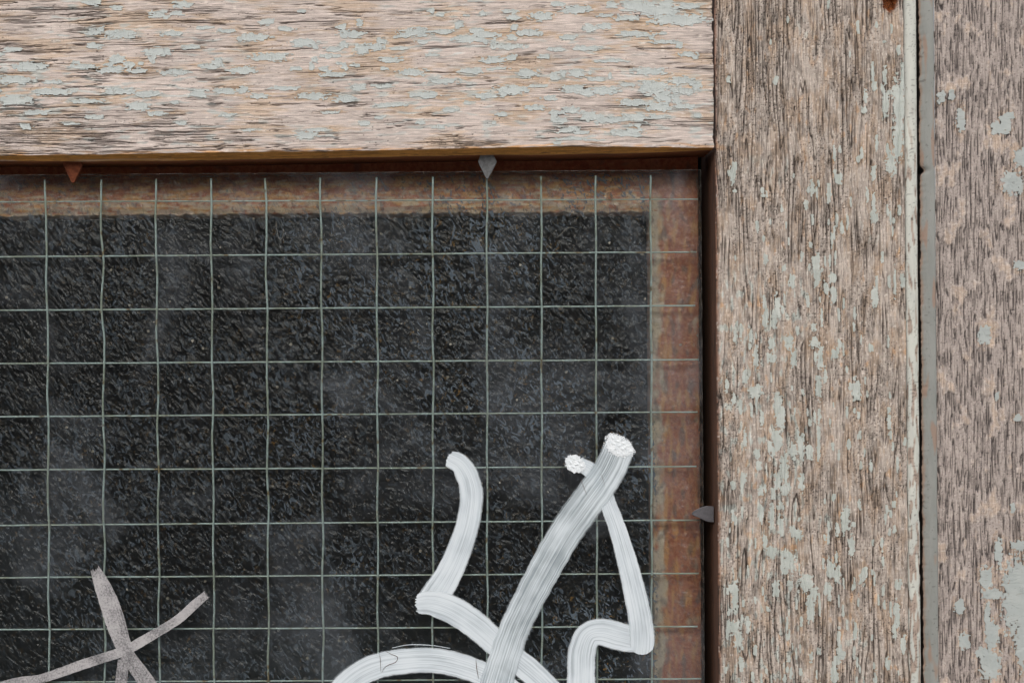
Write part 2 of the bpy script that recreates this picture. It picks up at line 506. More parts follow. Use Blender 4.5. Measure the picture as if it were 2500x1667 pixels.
def iso_parts(U, V, F, H, to_world, mat, parent, name, limit, stuff_name, label=None, skirt=.3, min_cells=3, smooth=False):
    """meshes of the regions F > 0: the largest are objects of their own, the small ones one part"""
    ins = F > 0
    n, m = F.shape
    lab = np.full((n, m), -1, dtype=np.int64)
    I, J = np.nonzero(ins)
    cur = 0
    flat = ins.tolist()
    L = [[-1] * m for _ in range(n)]
    comps = []
    for i, j in zip(I.tolist(), J.tolist()):
        if L[i][j] >= 0:
            continue
        stack = [(i, j)]
        L[i][j] = cur
        cnt = []
        while stack:
            a, b = stack.pop()
            cnt.append((a, b))
            for da, db in ((1, 0), (-1, 0), (0, 1), (0, -1)):
                x, y = a + da, b + db
                if 0 <= x < n and 0 <= y < m and flat[x][y] and L[x][y] < 0:
                    L[x][y] = cur
                    stack.append((x, y))
        comps.append(cnt)
        cur += 1
    order = sorted(range(cur), key=lambda c: -len(comps[c]))
    Ul, Vl, Fl, Hl = U, V, F, H
    def build(compset):
        verts, faces, vid = [], [], {}
        def vert(key):
            k = vid.get(key)
            if k is None:
                if key[0] == 0:
                    _, i, j, dn = key
                    u, v, h = Ul[i, j], Vl[i, j], Hl[i, j]
                else:
                    _, i, j, i2, j2, dn = key
                    fa, fb = Fl[i, j], Fl[i2, j2]
                    t = min(max(fa / (fa - fb), .08), .92)
                    u = Ul[i, j] + (Ul[i2, j2] - Ul[i, j]) * t
                    v = Vl[i, j] + (Vl[i2, j2] - Vl[i, j]) * t
                    h = Hl[i, j] + (Hl[i2, j2] - Hl[i, j]) * t
                k = len(verts)
                verts.append(to_world(u, v, h - (skirt if dn else 0)))
                vid[key] = k
            return k
        done = set()
        for c in compset:
            for (a, b) in comps[c]:
                for i, j in ((a, b), (a - 1, b), (a, b - 1), (a - 1, b - 1)):
                    if i < 0 or j < 0 or i >= n - 1 or j >= m - 1:
                        continue
                    if (c, i, j) in done:
                        continue
                    done.add((c, i, j))
                    cr = ((i, j), (i, j + 1), (i + 1, j + 1), (i + 1, j))
                    st = [L[p][q] == c for p, q in cr]
                    if all(st):
                        faces.append([vert((0, p, q, 0)) for p, q in cr])
                        continue
                    poly, cross = [], []
                    for k in range(4):
                        p, q = cr[k], cr[(k + 1) % 4]
                        if st[k]:
                            poly.append((0, p[0], p[1], 0))
                        if st[k] != st[(k + 1) % 4]:
                            a_, b_ = (p, q) if st[k] else (q, p)
                            if Fl[b_[0], b_[1]] > 0:     # neighbour flake: stay at the corner's side
                                key = (1, a_[0], a_[1], b_[0], b_[1], 0)
                            else:
                                key = (1, a_[0], a_[1], b_[0], b_[1], 0)
                            poly.append(key)
                            cross.append((key, st[k]))
                    if len(poly) >= 3:
                        faces.append([vert(k_) for k_ in poly])
                        for k in range(len(poly)):
                            e0, e1 = poly[k], poly[(k + 1) % len(poly)]
                            if e0[0] == 1 and e1[0] == 1:
                                d0, d1 = e0[:-1] + (1,), e1[:-1] + (1,)
                                faces.append([vert(e1), vert(e0), vert(d0), vert(d1)])
        return verts, faces
    for c in order[:limit]:
        if len(comps[c]) < min_cells * 4:
            break
        v, f = build([c])
        if f:
            o = mesh_obj(name, v, f, mat, parent, smooth=smooth)
            if label:
                o['label'] = label
            comps[c] = []
    rest = [c for c in order if len(comps[c]) >= min_cells]
    if rest and stuff_name:
        v, f = build(rest)
        o = mesh_obj(stuff_name, v, f, mat, parent)
        o['kind'] = 'stuff'

def zoomlist(txt, ox, oy, k=0.38265):
    out = []
    for part in txt.split():
        a, b, c, d = (float(q) for q in part.split(','))
        out.append((ox + a * k, oy + b * k, c * k, d * k))
    return out

def axis(a, b, step, lo_ext=0, hi_ext=0, big=1.5):
    parts = []
    if lo_ext:
        parts.append(np.arange(a - lo_ext, a - 1e-6, big))
    parts.append(np.arange(a, b + step * .5, step))
    if hi_ext:
        parts.append(np.arange(parts[-1][-1] + big, b + hi_ext, big))
    return np.concatenate(parts)

STEP = 0.14
XL, XR = -119.5, 119.5
ZB, ZT = -80.0, 80.0

# ------------------------------------------------------------------ the setting: ground and the unlit room behind the glass
def quad_plane(name, x0, x1, y0, y1, z, mat):
    return mesh_obj(name, [(x0, y0, z), (x1, y0, z), (x1, y1, z), (x0, y1, z)], [(0, 1, 2, 3)], mat)
g = quad_plane('ground', -60, 60, -60, 60, 0.0, M['paving'])
tag(g, kind='structure')
# added wall, never in view: keeps the low sky out of the glass reflections
bw_ = mesh_obj('added_reflection_wall', [(x, y, z) for x in (-30, 30) for y in (-8.4, -8.0) for z in (0, 4.4)],
               [(0, 1, 3, 2), (4, 6, 7, 5), (0, 4, 5, 1), (2, 3, 7, 6), (0, 2, 6, 4), (1, 5, 7, 3)], M['added_reflection_wall'])
tag(bw_, kind='structure')

# ------------------------------------------------------------------ the glazed door
door = empty('glazed_leaf', 0, 0, 0)
tag(door, 'weathered wooden door leaf with wired glass pane scrawled with white marker graffiti', 'door')

# --- top rail
def interp_px(pts, x, d=0.0):
    q = [P(a, b, d) for a, b in pts]
    xs = [a for a, _ in q]; zs = [b for _, b in q]
    return np.interp(x, xs, zs)
RAIL_END = P(1742, 200)[0]
ARRIS = [(-900, 384), (0, 380), (250, 377), (450, 373), (900, 368), (1250, 360), (1400, 357), (1560, 359), (1700, 361), (1742, 361)]
LOWER = [(-900, 396), (0, 393), (200, 394), (450, 392), (900, 384), (1190, 378), (1300, 378), (1500, 375), (1640, 371), (1742, 365)]
CH_D = 3.0                  # depth of the worn chamfer
REB_D = 14.0                # depth of the rebate wall
ux = axis(XL, RAIL_END, STEP, lo_ext=70)
vs = axis(0.0, 38.0, STEP, hi_ext=45)
arr = interp_px(ARRIS, ux) + .10 * pn(ux / 3.0, ux * 0, 61) + .07 * pn(ux / .8, ux * 0, 62)
low = interp_px(LOWER, ux, CH_D) + .12 * pn(ux / 9.0, ux * 0, 63) + .05 * pn(ux / 1.5, ux * 0, 64)

def rail_fields(u, v):
    w = v + .7 * pn(u / 42, v / 12, 1) + .16 * pn(u / 14, v / 3, 2) + .05 * pn(u / 3, v / 1, 29)
    left = sstep(-20, -118, u)
    lowb = sstep(11, 3, v) * sstep(52, 0, u)
    mid = sstep(3.0, 0, np.abs(v - 15.5)) * .10
    dens = -.27 + .25 * left + .22 * lowb + .10 * sstep(28, 36, v) * sstep(-10, -60, u) + .42 * pn(u / 26, v / 5.5, 12)
    l1, _ = hairline(u, w, 30, .80, 4)
    f1 = sstep(.12, .04, l1) * sstep(-.02, .22, pn(u / 16, w / 1.6, 5) + dens)
    l2, _ = hairline(u, w, 14, .48, 6)
    f2 = sstep(.11, .03, l2) * sstep(-.04, .20, pn(u / 9, w / 1.2, 7) + dens)
    f3 = sstep(.16, .40, pn(u / 11.0, w / .33, 17)) * sstep(.04, .36, pn(u / 8, w / 2.2, 18) + dens)
    fis = np.clip(np.maximum(np.maximum(.95 * f1, .8 * f2), .22 * f3), 0, 1)
    pore = sstep(.36, .50, pn(u / .7, v / .30, 10)) * sstep(-.15, .15, pn(u / 9, v / 3, 19) + dens * .6)
    fine = pn(u / 8.0, w / .33, 3) + .6 * pn(u / 2.5, w / .30, 13)
    bare = pn(u / 15, v / 3.6, 8) * 1.1 + .55 * pn(u / 5, w / .55, 9) + .28 * (pn(u / 30, v / 14, 14)) - .10 * lowb + .04
    return w, fis, pore, fine, bare

Uf, Vf = np.meshgrid(ux, vs)
w, fis, pore, fine, bare = rail_fields(Uf, Vf)

Z1 = """595,15,110,40 1170,32,110,40 745,52,60,30 1010,92,90,50 1130,88,80,30 1060,112,40,20 1925,72,50,20 1700,140,100,40 600,205,90,40 650,190,30,40
775,222,175,50 1095,215,115,35 1305,178,105,20 1440,200,100,25 1820,187,100,35 1625,240,190,45 1945,275,165,45 2010,300,40,40 1220,300,110,25 605,295,90,35
80,315,100,30 1000,332,170,50 970,380,40,50 2190,290,50,40 2130,315,100,30 2310,315,90,60 2240,220,160,40 2180,170,60,30 2295,150,40,50 1720,365,210,50
2110,360,110,30 750,380,90,50 820,410,60,40 690,415,60,20 480,398,50,18 520,427,140,30 185,425,180,50 710,445,150,40 880,450,120,30 900,405,30,20
1350,425,140,30 1390,395,60,40 1115,462,160,35 1545,450,140,45 1885,440,60,25 1990,430,30,60 2010,385,40,40 2070,445,60,30 2130,478,150,28 2195,425,40,50
2165,405,50,20 2260,418,60,22 95,510,210,50 330,525,100,25 340,588,220,40 90,640,200,55 770,582,180,38 950,602,140,35 560,645,160,30 1265,600,110,45
1440,582,120,40 1545,575,70,35 1825,565,190,25 1650,615,120,30 2000,615,180,40 2205,632,130,40 2290,560,90,40 880,680,130,50 245,718,150,30 600,745,110,25
1000,725,120,30 1445,735,100,25 2100,720,110,20 2320,785,90,30 1595,830,70,18 2020,830,140,25 1960,865,120,40 160,810,80,35 450,790,110,15 1150,785,60,25 1110,655,50,20"""
Z2 = """670,5,80,14 1205,28,80,35 1550,30,60,40 1325,62,170,50 1720,40,210,80 1850,70,250,70 1960,125,340,70 1650,115,170,35 1510,100,90,25 2040,40,120,40 1900,25,90,40
1105,108,130,50 905,75,90,25 920,115,80,35 725,90,40,30 400,68,40,30 460,95,40,25 620,100,40,15 575,160,60,45 300,207,190,50 230,230,120,25 470,205,110,25
930,178,50,50 1020,210,150,40 910,240,65,35 640,250,200,45 750,225,170,40 690,200,80,40 740,265,30,40 40,300,100,45 80,265,60,40 800,285,40,60 900,300,180,35
340,270,70,25 190,310,110,20 1410,180,80,50 1500,170,110,40 1280,238,105,28 1700,218,200,35 1800,240,40,40 1900,268,170,25 1985,290,40,40 1880,215,50,20
1390,308,170,30 1200,315,110,25 2040,350,100,30 2085,365,30,30 145,383,130,35 400,350,90,20 800,385,130,45 910,370,60,40 1115,365,80,25 1550,388,190,20
280,465,150,45 100,440,50,20 650,455,140,40 820,438,120,18 1015,470,120,50 1790,455,200,45 1185,490,60,50 1240,470,50,40 1330,470,80,50 1415,468,20,25
1450,505,100,30 1540,480,25,50 480,520,190,35 90,550,120,25 910,575,180,50 860,600,50,40 740,615,130,35 1075,550,100,20 1310,570,130,50 1400,590,90,50
1500,580,180,50 1650,540,110,30 2000,515,140,50 1820,560,180,80 2000,580,150,40 2090,550,60,60 1880,620,100,60 1700,655,180,40 1850,685,150,50 2020,680,120,30
1960,640,50,60 1155,625,90,30 370,607,140,40 280,610,40,30 630,655,50,20 1060,688,120,35 140,672,210,25 520,705,90,25 850,728,80,25 75,750,70,25 330,785,60,20
450,808,90,25 800,782,22,22 1290,705,90,50 1190,740,60,60 1230,770,70,30 1420,740,130,60 1540,765,180,40 1700,750,160,50 1850,745,120,25 1660,800,40,20
1270,830,120,40 1360,845,80,25 1640,850,180,40 1690,835,90,30 1300,885,200,18 1440,895,120,12 1200,915,50,20 2100,740,40,25 1720,800,50,20"""
rail_px = zoomlist(Z1, 0, 0) + zoomlist(Z2, 900, 0)
rng = np.random.RandomState(5)
for _ in range(55):      # out of view to the left and above
    rail_px.append((rng.uniform(-700, 0), rng.uniform(-200, 330), rng.uniform(20, 70), rng.uniform(8, 18)))
ells = []
for (cx, cy, w_, h_) in rail_px:
    x, z = P(cx, cy)
    ells.append((x, z - float(np.interp(x, ux, arr)), w_ * K * .55, h_ * K * .52))
F_rail = flake_field(ux, vs, Uf, Vf, ells, 1.0, .36, 21, .62, .22)
halo = sstep(-.9, -.15, F_rail)

h_low = .05 * pn(Uf / 12, Vf / 2.4, 15) + .06 * pn(Uf / 30, Vf / 9, 16)
h = h_low - .42 * fis - .10 * pore + .045 * fine - .03 * sstep(0, .3, bare)
m_bare = np.clip(sstep(-.02, .36, bare) * .72 + .5 * halo * sstep(-.35, .1, bare), 0, 1)
m_dirt = np.clip(.93 * fis + .75 * pore, 0, 1)
m_tone = np.clip(.5 + .55 * fine + .25 * pn(Uf / 20, Vf / 6, 20), 0, 1)
m_film = .75 * sstep(.14, .34, pn(Uf / 4, Vf / .8, 22) + .25 * sstep(-.8, -.1, F_rail)) * sstep(-.1, .3, pn(Uf / 30, Vf / 8, 23) + .1)
m_pale = .75 * sstep(.30, .46, pn(Uf / 2.2, w / .33, 24)) * (1 - m_dirt)
endgrime = sstep(3.0, 0, RAIL_END - Uf) * sstep(.05, .35, pn(Uf / 5, Vf / .5, 25) + .1)
m_dirt = np.clip(m_dirt + .6 * endgrime, 0, 1)
lowrim = sstep(1.2, 0, Vf + .5 * pn(Uf / 6, Vf / 2, 26))
# profile: front rows, chamfer rows, rebate wall rows
Zf = arr[None, :] + Vf
Yf = -h
nc, nw = 26, 26
tc = np.linspace(0, 1, nc)[1:]
Tc, Uc = tc[:, None] + 0 * Uf[:1], Uf[:1] + 0 * tc[:, None]
gr = pn(Uc / 11, (Tc * 3 + .35 * pn(Uc / 14, Tc, 30)) / .42, 31)
gr2 = pn(Uc / 3, Tc * 9, 32)
Zc = arr[None, :] + (low - arr)[None, :] * Tc ** 1.15
Yc = CH_D * Tc ** .85 - .10 * gr - .05 * gr2 + h[:1] * -1 * (1 - Tc) ** 2
tw = np.linspace(0, 1, nw)[1:]
Tw, Uw = tw[:, None] + 0 * Uf[:1], Uf[:1] + 0 * tw[:, None]
Zw = low[None, :] + .12 * pn(Uw / 14, Tw * 5, 33) * Tw
Yw = CH_D + (REB_D - CH_D) * Tw
rows = lambda a, b, c: np.concatenate([a[::-1], b, c], axis=0)   # top of the face first
one = np.ones_like
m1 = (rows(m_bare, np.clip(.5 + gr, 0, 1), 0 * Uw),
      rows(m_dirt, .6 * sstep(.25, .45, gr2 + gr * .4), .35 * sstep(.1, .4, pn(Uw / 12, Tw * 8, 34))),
      rows(m_tone, np.clip(.5 + .9 * gr + .4 * gr2, 0, 1), np.clip(.5 + .6 * pn(Uw / 9, Tw * 12, 35), 0, 1)),
      rows(m_film, 0 * Uc, 0 * Uw))
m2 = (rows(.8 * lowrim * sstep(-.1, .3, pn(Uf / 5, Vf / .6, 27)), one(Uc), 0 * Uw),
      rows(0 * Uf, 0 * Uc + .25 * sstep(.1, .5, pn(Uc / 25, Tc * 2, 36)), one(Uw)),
      rows(0 * Uf, 0 * Uc, 0 * Uw),
      rows(m_pale, .55 * sstep(.55, 1, Tc) * sstep(.05, .3, pn(Uc / 10, Tc * 3, 37)) * sstep(-60, -100, Uc), 0 * Uw))
Uj = Uf - sstep(.9, 0, RAIL_END - Uf) * np.clip(.12 + .45 * pn(Vf / 2.2, Vf * 0, 28) + .25 * pn(Vf / .5, Vf * 0, 40), 0, .5)
rail = grid_mesh('top_rail', rows(Uj, Uc, Uw), rows(Yf, Yc, Yw), rows(Zf, Zc, Zw), M['rail'], door, m1, m2, flip=True)

def rail_world(u, v, hh):
    return wpos(u, -hh, v + float(np.interp(u, ux, arr)))
Hfl = h_low + .07 + .05 * pn(Uf / 2.5, Vf / 1.2, 38) + .05 * sstep(.5, 0, F_rail)
iso_parts(Uf, Vf, F_rail, Hfl, rail_world, M['flake_rail'], rail, 'paint_flake', 165, 'paint_crumbs')

# --- stile: grain runs up and down
SX0 = P(1745, 360)[0]; SX1 = P(2212, 833)[0]
xs_ = axis(SX0 + .2, SX1, STEP)
zs_ = axis(ZB, ZT, STEP, lo_ext=60, hi_ext=45)
Xs, Zs = np.meshgrid(xs_, zs_)

def stile_fields(x, z):
    # v = across (x), u = along (z)
    w = x + .9 * pn(z / 28, x / 10, 41) + .24 * pn(z / 10, x / 3.2, 42) + .07 * pn(z / 3, x / 1.2, 39)
    topl = sstep(10, 70, z) * sstep(SX0 + 26, SX0, x)
    botr = sstep(-20, -70, z)
    dens = -.05 + .28 * topl + .12 * botr + .36 * pn(z / 30, x / 8, 43)
    d1, n1 = hairline(z, w, 24, 1.05, 44)
    f1 = sstep(.15, .05, d1) * sstep(-.10, .14, pn(z / 14, w / 3, 45) + dens)
    d2, n2 = hairline(z, w, 11, .52, 46)
    f2 = sstep(.11, .03, d2) * sstep(-.04, .22, pn(z / 7, w / 1.6, 47) + dens)
    f3 = sstep(.18, .40, pn(z / 7, w / .34, 48)) * sstep(.04, .34, pn(z / 8, w / 3, 49) + dens)
    fis = np.clip(np.maximum(np.maximum(.9 * f1, .7 * f2), .5 * f3), 0, 1)
    pillow = np.minimum(np.abs(n1), .3) / .3
    pore = sstep(.22, .40, pn(z / .42, x / .36, 50)) * sstep(-.25, .15, pn(z / 9, x / 5, 51) + dens * .8)
    fine = pn(z / 4.0, w / .34, 52) + .6 * pn(z / .9, w / .4, 53) + .5 * pn(z / .33, w / 1.3, 38)
    bare = pn(z / 9, w / 2.8, 54) + .6 * pn(z / 2.5, w / .7, 55) + .12
    return w, fis, pillow, pore, fine, bare
w, fis, pillow, pore, fine, bare = stile_fields(Xs, Zs)
Z3 = """465,505,28,38 765,515,30,55 735,270,12,40 845,130,20,50 1103,30,22,50 1290,170,22,80 1410,160,20,40 1505,190,18,70 1550,320,25,60 1462,268,28,14 1385,470,22,120
1395,545,30,70 1340,620,25,80 1330,700,35,45 1460,480,30,90 1445,560,22,60 1465,660,45,180 1490,590,30,30 1525,570,25,70 1555,680,85,300 1545,870,75,150 1580,500,40,200
1545,960,60,120 1500,1050,70,120 1480,960,25,60 1410,920,22,90 1315,980,20,80 1295,1020,30,40 1140,980,22,90 1175,955,20,40 495,1100,45,110 475,1110,40,40 500,1220,30,20
880,1120,18,30 1165,1140,50,70 1145,1110,20,60 1390,1105,30,80 1000,1200,30,90 975,1215,30,40 1040,1170,18,40 1105,1235,30,110 960,1305,25,65 710,1240,15,50 690,1250,40,18
805,1340,18,50 1000,1400,20,60 1155,1410,15,90 1390,1290,25,110 1395,1380,50,70 1245,1290,15,60 1105,1420,15,40 1350,1240,20,80 1480,1340,20,60 1555,1350,25,80 1240,350,12,40"""
Z6 = """700,260,35,60 690,130,20,40 870,400,40,80 1030,330,45,180 1010,270,30,60 1110,270,18,80 1130,380,50,60 1135,490,50,100 1090,450,30,60 1400,500,50,110 1410,430,18,140
1490,400,18,60 1525,400,18,150 1575,400,30,80 820,320,30,50 780,560,40,130 700,640,45,110 695,540,30,80 760,640,40,120 810,580,20,60 885,610,12,35 1060,630,18,90 1010,690,40,60
905,710,25,50 740,790,50,70 850,790,60,80 640,880,40,120 750,890,50,60 880,890,40,100 510,750,30,70 545,720,20,80 610,750,30,80 1010,790,60,60 1050,880,40,140 1140,860,60,70
1280,1090,60,130 1250,1070,40,40 1290,1130,50,40 570,1010,40,80 640,1100,90,70 1040,1070,40,140 1080,1000,25,90 500,1150,30,60 540,1200,30,80 780,1180,60,130 800,1260,60,150
680,1270,30,80 1490,1290,22,130 1500,1380,14,80 1220,1230,20,60 1270,1220,20,30 1045,1260,25,90 1040,1370,25,100 570,1400,25,110 650,1500,40,60 770,1400,60,110 980,1490,40,80
880,1480,50,100 750,1480,30,60 920,1420,40,60 1230,1440,30,60 1590,1420,20,60 455,1060,30,80"""
Z9 = """985,90,40,100 1040,70,25,150 780,30,60,100 730,60,30,100 930,60,40,150 1170,110,20,60 560,260,40,60 660,180,40,60 820,210,60,140 780,270,50,90 930,290,40,100 830,330,80,60
670,340,40,60 670,480,40,110 750,350,30,70 740,510,35,160 800,440,50,50 800,560,40,120 870,600,50,60 910,620,60,60 1210,520,60,140 1160,590,30,80 1105,570,20,80 1130,390,16,50
1080,410,16,30 1300,430,25,60 1475,465,25,50 1520,430,25,40 1525,585,25,45 1500,490,30,20 740,730,60,80 700,660,30,100 850,790,90,130 810,800,30,140 1120,840,70,100 1160,870,50,100
1070,800,20,60 1250,690,40,120 960,930,90,120 1010,990,60,70 1100,970,50,80 1320,890,40,90 1380,860,20,40 770,960,50,90 1550,940,40,60 510,1010,45,180 490,960,60,50 590,1190,30,90
500,1210,90,80 530,1290,60,110 560,1060,20,60 990,1090,60,150 1540,1130,40,160 1500,1100,15,90 1460,1070,20,60 1520,1220,30,60 1580,1310,40,100 1170,1300,25,140 1180,1380,60,60
1150,1420,60,60 1270,1260,30,60 550,1440,40,70 1140,1510,50,100 990,1400,25,60 1110,1010,30,60 860,940,40,60"""
st_px = zoomlist(Z3, 1600, 0) + zoomlist(Z6, 1600, 534) + zoomlist(Z9, 1600, 1067)
for _ in range(170):
    cy_ = rng.uniform(0, 1)
    st_px.append((rng.uniform(1770, 2195), 1667 - 1240 * cy_ ** 1.5, rng.uniform(4, 10), rng.uniform(10, 32)))
for _ in range(60):
    st_px.append((rng.uniform(1780, 2190), rng.choice([rng.uniform(1680, 2150), rng.uniform(-350, -10)]), rng.uniform(8, 24), rng.uniform(20, 55)))
ells = []
for (cx, cy, w_, h_) in st_px:
    x, z = P(cx, cy)
    ells.append((x, z, w_ * K * .45, h_ * K * .54))
F_st = flake_field(xs_, zs_, Xs, Zs, ells, .5, .8, 71, .34, .62)
halo = sstep(-.9, -.15, F_st)
lump = pn(Zs / 3.6, w / 1.05, 88)
h_low = .26 * pillow + .26 * lump + .10 * pn(Zs / 9, Xs / 3, 56) + .08 * pn(Zs / 26, Xs / 12, 57)
kx, kz = P(2172, 7)                      # rusted nail hole near the top
nd_ = np.hypot((Xs - kx) / 1.8, (Zs - kz) / 2.3) + .35 * pn(Xs / .9, Zs / .9, 58)
hole = sstep(1.0, .45, nd_)
h = h_low - .50 * fis - .13 * pore + .06 * fine - 1.6 * hole
edge_round = sstep(1.1, 0, Xs - SX0)
h = h - .35 * edge_round ** 2
m_bare = np.clip(.6 * sstep(0, .5, bare) + .4 * halo * sstep(-.2, .3, bare), 0, 1)
m_dirt = np.clip(.95 * fis + .80 * pore + .40 * sstep(.18, .42, -lump + .5 * pn(Zs / 1.1, w / .5, 89) - .08), 0, 1)
m_tone = np.clip(.48 + .6 * fine + .28 * (pillow - .5) + .35 * lump + .3 * pn(Zs / 18, Xs / 8, 59), 0, 1)
m_film = .8 * sstep(.12, .30, pn(Zs / 2.6, w / .9, 60)) * sstep(.25, .7, sstep(35, -10, Zs) * sstep(SX0 + 32, SX0 + 10, Xs) + pn(Zs / 16, Xs / 9, 65))
m_pale = .7 * sstep(.28, .46, pn(Zs / .9, w / .45, 66)) * (1 - m_dirt)
brownspot = .3 * sstep(.36, .52, pn(Zs / 2.8, w / 1.1, 67) + .10) * sstep(.0, .4, pn(Zs / 14, Xs / 7, 68) + .15)
nside = 22
tw = np.linspace(0, 1, nside)[::-1][:-1]                     # rebate wall columns, deep end first
Xw = xs_[0] + 0 * zs_[:, None] - .45 * (1 - np.exp(-tw * 14))[None, :] * 0 + (.05 * pn(zs_ / 4, zs_ * 0, 69))[:, None] * 1.0
Xw = Xw + 0 * tw[None, :]
Yw = .55 + (REB_D + 6 - .55) * tw[None, :] + 0 * zs_[:, None]
Zw = zs_[:, None] + 0 * tw[None, :]
cc = lambda a, b: np.concatenate([a, b], axis=1)
wg = pn(Zw / 12, Yw / .5, 70)
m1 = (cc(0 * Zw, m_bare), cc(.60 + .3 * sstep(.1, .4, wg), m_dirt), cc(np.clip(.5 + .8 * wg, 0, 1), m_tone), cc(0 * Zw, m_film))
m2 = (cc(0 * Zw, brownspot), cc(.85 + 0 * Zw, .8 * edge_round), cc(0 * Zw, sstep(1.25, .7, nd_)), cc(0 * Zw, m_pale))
stile = grid_mesh('stile', cc(Xw, Xs), cc(Yw, -h), cc(Zw, Zs), M['stile'], door, m1, m2)
Hfl = h_low + .10 + .05 * pn(Xs / 1.2, Zs / 2.0, 72)
iso_parts(Xs, Zs, F_st, Hfl, lambda u, v, hh: wpos(u, -hh, v), M['flake_stile'], stile, 'paint_flake', 130, 'paint_crumbs')

# --- painted bead along the closing edge of the stile
BX0, BX1 = SX1 + .06, P(2243, 833)[0]
zb = axis(ZB, ZT, .22, lo_ext=60, hi_ext=45)
ang = np.linspace(0, math.pi, 19)
bw = (BX1 - BX0) / 2
A, Zg = np.meshgrid(ang, zb)
chip = sstep(.10, .22, pn(Zg / 5, A * 1.6, 81) + .22 * sstep(20, -75, Zg) - .06)
chip = chip * sstep(58, 38, Zg)
rad = 1 - .10 * chip + .03 * pn(Zg / 2, A * 3, 82) + .04 * pn(Zg / 12, A, 83)
xb = BX0 + bw - bw * np.cos(A) * rad
yb = -.9 * bw * np.sin(A) * rad * .75 + .35
xb = np.concatenate([xb[:, :1], xb, xb[:, -1:]], axis=1)
yb = np.concatenate([yb[:, :1] + 1.2, yb, yb[:, -1:] + 32], axis=1)
zb2 = np.concatenate([Zg[:, :1], Zg, Zg[:, -1:]], axis=1)
pad = lambda a, l, r: np.concatenate([np.full_like(a[:, :1], l), a, np.full_like(a[:, :1], r)], axis=1)
dk = .5 * sstep(.30, .46, pn(Zg / .45, A * 2.2 + 3 * pn(Zg / 3, A * .5, 86), 84) + .3 * pn(Zg / 9, A, 87) + .12 * chip) + .4 * chip * sstep(.1, .3, pn(Zg / 3, A * 5, 85))
bead = grid_mesh('edge_bead', xb, yb, zb2, M['bead'], door, (pad(.85 * chip, 1, 1), pad(dk, .7, .5), 0 * xb, 0 * xb))

# --- stop behind the glass (top and side), with ragged remains of bedding putty
STOP_Y = 12.4
GT = P(860, 420.5, 6)[1]          # glass top edge
GR = P(1716, 1000, 6)[0]          # glass right edge
st_in_z = P(800, 522, STOP_Y)[1]
st_in_x = P(1592, 1000, STOP_Y)[0]
uxs = axis(XL - 10, GR + .25, .3, lo_ext=60)
tz = np.linspace(0, 1, 46)
edge_z = st_in_z + .45 * pn(uxs / 7, uxs * 0, 91) + .6 * pn(uxs / 1.8, uxs * 0, 92)
ztop = float(np.max(low)) + .4
T, Ug = np.meshgrid(tz, uxs, indexing='ij')
Zt = ztop + (edge_z[None, :] - ztop) * T
Yt = STOP_Y - .25 * pn(Ug / 4, Zt / 1.2, 93) * sstep(.2, .8, T) + 0 * Ug
streak = pn(Ug / 4.5, Zt / .55, 94) + .6 * pn(Ug / 1.2, Zt / 1.6, 95)
putty = sstep(.05, .45, streak + .55 * sstep(.45, 1.0, T) - .10)
ochre = sstep(.0, .4, pn(Ug / 5, Zt / 1.4, 96) + .5 * pn(Ug / 1.5, Zt / .5, 97) + .1)
damp = .5 * sstep(.2, .45, pn(Ug / 3.5, Zt / 2.4, 98) - .25 * T)
gapz = sstep(GT + .3, GT - .4, Zt)
Yt2 = np.concatenate([Yt, Yt[-1:] + 9.0], axis=0)
Zt2 = np.concatenate([Zt, Zt[-1:]], axis=0)
Ut2 = np.concatenate([Ug, Ug[-1:]], axis=0)
app = lambda a, v: np.concatenate([a, np.full_like(a[:1], v)], axis=0)
stop_t = grid_mesh('glazing_stop', Ut2, Yt2, Zt2, M['stop'], door, (app(ochre * gapz, 0), app(.50 * putty * gapz, .2), app(damp, .5), 0 * Ut2), flip=True)
zss = axis(ZB - 10, ztop, .3, lo_ext=50)
edge_x = st_in_x + .25 * pn(zss / 6, zss * 0, 101) + .20 * pn(zss / 1.5, zss * 0, 102)
T, Zg2 = np.meshgrid(np.linspace(0, 1, 46), zss)
Xt = edge_x[:, None] + (GR + .25 - edge_x[:, None]) * T
corner = sstep(.3, -.6, Zg2 - (st_in_z + 4))
Yt = STOP_Y - .12 - .2 * pn(Zg2 / 4, Xt / 1.2, 103) * sstep(.7, .2, T)
streak = .8 * pn(Zg2 / 8, Xt / 1.6, 104) + .6 * pn(Zg2 / 2.2, Xt / 2.0, 105)
putty = sstep(.0, .5, streak * .8 + .75 * sstep(.42, .05, T) - .22 + .35 * pn(Zg2 / 14, Xt / 20, 106))
ochre = sstep(.05, .45, pn(Zg2 / 6, Xt / 1.3, 107) + .2 * sstep(.7, .2, T))
damp = .6 * sstep(.15, .42, pn(Zg2 / 4, Xt / 2.0, 108))
mtop = .9 * sstep(st_in_z + 2, st_in_z + 5, Zg2 + 1.2 * pn(Xt / 2, Zg2 / 2, 109))
Xt2 = np.concatenate([Xt[:, :1], Xt], axis=1); Yt2 = np.concatenate([Yt[:, :1] + 9, Yt], axis=1); Zt2 = np.concatenate([Zg2[:, :1], Zg2], axis=1)
app = lambda a, v: np.concatenate([np.full_like(a[:, :1], v), a], axis=1)
stop_s = grid_mesh('glazing_stop', Xt2, Yt2, Zt2, M['stop'], door, (app(.8 * ochre * (1 - mtop), 0), app(.66 * putty * (1 - mtop), .2), app(damp, .5), 0 * Xt2))

